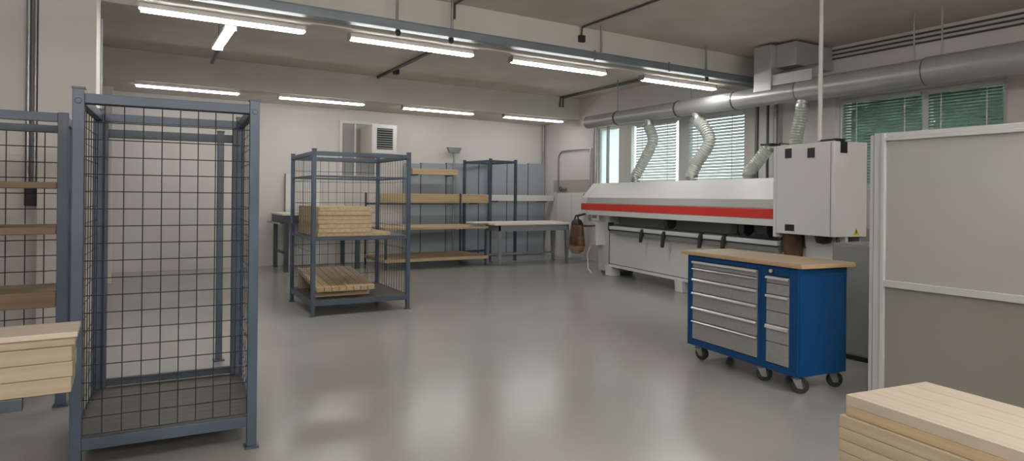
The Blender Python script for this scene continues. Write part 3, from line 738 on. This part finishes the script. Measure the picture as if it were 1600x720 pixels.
# low grey cabinet between the trolley and the partition
gc = thing('control_cabinet', 'plain grey steel cabinet standing behind the blue tool trolley', 'cabinet', (6.25, 3.10, 0))
MB().box(0, .55, 0, .80, .05, 1.16).build('cabinet_body', M_ctl, gc, bevel=.006)
MB().box(.02, .53, .02, .78, 0, .05).build('plinth', M_dark, gc)
MB().box(-.012, 0, .02, .39, .07, 1.14).build('door', M_ctl, gc, bevel=.003)
MB().box(-.012, 0, .41, .78, .07, 1.14).build('door', M_ctl, gc, bevel=.003)

# ------------------------------------------------------------------ blue tool trolley
KA = R(-7)
KS = .973
tc = thing('tool_trolley', 'blue tool trolley with grey drawers and wooden top on castors', 'tool cabinet', (4.80 * KS, 3.26 * KS, 0), KA)
# local: y away from the viewer along the drawers, x to the rear. worktop corner at origin
def zz_(z): return 1.6 - (1.6 - z) * KS
def ss_(s): return .03 + s * KS
WTOP = zz_(1.062)
MB().box(-.0, .625, 0, 1.475, WTOP - .035, WTOP).build('worktop', M_mdf, tc, bevel=.004)
MB().box(-.002, .627, -.002, 1.477, WTOP - .036, WTOP - .016).build('worktop_edge', M_mdfedge, tc)
yb0, ybm, yb1 = ss_(.03), ss_(.435), ss_(1.42)
zb = .145; ztp = WTOP - .036
def unit(nm, y0, y1, rows, dy0, dy1):
    c = MB()
    t = .022
    c.box(.03, .60, y0, y0 + .018, zb, ztp).box(.03, .60, y1 - .018, y1, zb, ztp).box(.03, .60, y0 + .018, y1 - .018, zb, zb + .03).box(.03, .60, y0 + .018, y1 - .018, ztp - .02, ztp).box(.58, .60, y0 + .018, y1 - .018, zb + .03, ztp - .02)
    # face frame
    c.box(.03, .055, y0 + .018, dy0, zb + .03, ztp - .02).box(.03, .055, dy1, y1 - .018, zb + .03, ztp - .02)
    c.box(.03, .055, dy0, dy1, rows[0][0] + .004, ztp - .02).box(.03, .055, dy0, dy1, zb + .03, rows[-1][1] - .004)
    c.build(nm, M_cab, tc, bevel=.003)
    for (za, zc, hd) in rows:
        d = MB().box(.026, .05, dy0 + .003, dy1 - .003, zc + .003, za - .003).build('drawer', M_drawer, tc, bevel=.002)
        if hd:
            k = .020 if hd == 1 else (.010 if hd == 2 else .03)
            MB().prism_y([(.027, za - .004), (.012, za - .004), (.004, za - .012), (.006, za - .004 - k), (.016, za - .004 - k), (.016, za - .014), (.027, za - .012)], dy0 + .004, dy1 - .004).build('handle', M_alu, d)
rl = [zz_(v) for v in (.967, .896, .789, .652, .502, .362, .172)]
hl = (1, 2, 1, 1, 1, 2)
unit('left_carcass', ybm + .004, yb1, [(rl[i], rl[i + 1], hl[i]) for i in range(6)], ss_(.472), ss_(1.342))
rr = [zz_(v) for v in (.930, .866, .769, .624, .506, .354, .168)]
hr = (1, 0, 1, 0, 3, 0)
unit('right_carcass', yb0, ybm, [(rr[i], rr[i + 1], hr[i]) for i in range(6)], ss_(.12), ss_(.371))
# recessed side panel rim
MB().box(.05, .58, yb0 - .004, yb0, ztp - .07, ztp - .06).build('side_crease', M_cab, tc)
MB().box(.045, .055, yb0 - .004, yb0, zb + .03, ztp - .06).build('side_crease', M_cab, tc)
MB().box(.575, .585, yb0 - .004, yb0, zb + .03, ztp - .06).build('side_crease', M_cab, tc)
lk = MB().box(.022, .03, ss_(.314) - .022, ss_(.314) + .022, zz_(.973) - .024, zz_(.973) + .024).build('lock_plate', M_black, tc, bevel=.003)
MB().lathe([(0, -.012), (.014, -.012), (.016, 0), (0, 0)], 18, (.022, ss_(.314), zz_(.973)), 'x').build('lock_barrel', M_alu, lk, smooth=True)
def caster(x, y, a):
    f = MB()
    c, s = math.cos(a), math.sin(a)
    f.box(x - .04, x + .04, y - .035, y + .035, .138, .146)
    f.tube([(x, y, .118), (x, y, .14)], .028, 14)
    ox, oy = x + .028 * c, y + .028 * s
    nx, ny = -s, c
    for q in (-1, 1):
        px, py = nx * q * .024, ny * q * .024
        f.hexa([(ox - .022 * c + px - nx * .003, oy - .022 * s + py - ny * .003, .045), (ox + .022 * c + px - nx * .003, oy + .022 * s + py - ny * .003, .045), (ox + .022 * c + px + nx * .003, oy + .022 * s + py + ny * .003, .045), (ox - .022 * c + px + nx * .003, oy - .022 * s + py + ny * .003, .045)],
               [(x - .032 * c + px - nx * .003, y - .032 * s + py - ny * .003, .122), (x + .035 * c + px - nx * .003, y + .035 * s + py - ny * .003, .122), (x + .035 * c + px + nx * .003, y + .035 * s + py + ny * .003, .122), (x - .032 * c + px + nx * .003, y - .032 * s + py + ny * .003, .122)])
    f.box(x - .034, x + .034, y - .03, y + .03, .118, .124)
    o = f.build('caster', M_grid, tc)
    prof = [(.036, -.018), (.061, -.018), (.066, -.012), (.068, 0), (.066, .012), (.061, .018), (.036, .018)]
    wv = MB().lathe(prof, 28)
    rot = Matrix.Translation((ox, oy, .068)) @ Matrix.Rotation(a, 4, 'Z') @ Matrix.Rotation(math.pi / 2, 4, 'X')
    wv.v = [tuple(rot @ Vector(v)) for v in wv.v]
    wv.build('wheel', M_dark, o, smooth=True)
    hv = MB().lathe([(0, -.020), (.012, -.020), (.014, -.014), (.036, -.012), (.036, .012), (.014, .014), (.012, .02), (0, .02)], 18)
    hv.v = [tuple(rot @ Vector(v)) for v in hv.v]
    hv.build('hub', M_pipe, o, smooth=True)
caster(.10, yb0 + .07, R(-50)); caster(.10, ybm + .06, R(-40)); caster(.10, yb1 - .10, R(-70))
caster(.52, yb0 + .08, R(-25)); caster(.52, yb1 - .10, R(200)); caster(.52, ybm + .06, R(150))

# ------------------------------------------------------------------ partition on the right
pt = thing('partition_screen', 'tall translucent partition screen in a pale aluminium frame at the right edge', 'partition', (4.9, 2.72, 0))
# local y negative towards the viewer
H_ = 2.105
f = MB().box(-.02, .05, -.055, .0, 0, H_).box(-.012, .042, .006, .034, 0, H_ - .01).box(-.03, .03, -.085, -.055, .08, H_)
f.build('end_post', M_wframe, pt, bevel=.004)
MB().box(-.02, .05, -2.4, -.055, H_ - .035, H_).box(-.03, .03, -2.4, -.085, H_ - .06, H_ - .035).build('top_rail', M_wframe, pt, bevel=.004)
MB().box(-.03, .04, -2.4, -.085, .955, 1.005).build('middle_rail', M_wframe, pt, bevel=.004)
MB().box(-.02, .05, -2.4, -.055, .03, .09).build('bottom_rail', M_wframe, pt, bevel=.004)
MB().box(-.02, .05, -2.46, -2.4, 0, H_).build('end_post', M_wframe, pt, bevel=.004)
MB().box(-.004, .012, -2.4, -.085, 1.005, H_ - .06).build('upper_panel', M_poly, pt)
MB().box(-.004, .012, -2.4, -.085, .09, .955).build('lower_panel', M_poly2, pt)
sc = thing('storage_cabinet', 'dark grey cabinet blurred behind the translucent partition', 'cabinet', (5.15, .9, 0))
MB().box(0, .5, 0, 1.18, .04, 1.42).build('cabinet_body', M_dgrey, sc, bevel=.006)
MB().box(.02, .48, .02, 1.16, 0, .04).build('plinth', M_dark, sc)
MB().box(-.012, 0, .02, .58, .06, 1.40).build('door', M_dgrey, sc, bevel=.003)
MB().box(-.012, 0, .60, 1.16, .06, 1.40).build('door', M_dgrey, sc, bevel=.003)

# ------------------------------------------------------------------ daylight
wd = bpy.data.worlds.new('sky'); bpy.context.scene.world = wd; wd.use_nodes = True
nt = wd.node_tree
bg = nt.nodes['Background']; bg.inputs['Color'].default_value = (.86, .95, 1, 1); bg.inputs['Strength'].default_value = 1.9

# ------------------------------------------------------------------ camera
cd = bpy.data.cameras.new('camera'); cam = bpy.data.objects.new('camera', cd); COL.objects.link(cam)
cd.sensor_width = 36; cd.lens = 22.5; cd.shift_y = -53 / 1600; cd.clip_start = .05; cd.clip_end = 200
cam.matrix_world = Matrix.Translation((0, 0, 1.6)) @ Matrix.Rotation(R(-31.4), 4, 'Z') @ Matrix.Rotation(R(90), 4, 'X') @ Matrix.Rotation(R(.6), 4, 'Z')
S = bpy.context.scene
S.camera = cam
S.view_settings.view_transform = 'Standard'; S.view_settings.look = 'None'
S.view_settings.gamma = 1; S.view_settings.use_curve_mapping = False
S.view_settings.exposure = 1.4
S.cycles.max_bounces = 10; S.cycles.diffuse_bounces = 6; S.cycles.transparent_max_bounces = 24
S.cycles.sample_clamp_indirect = 6
S.cycles.use_denoising = True
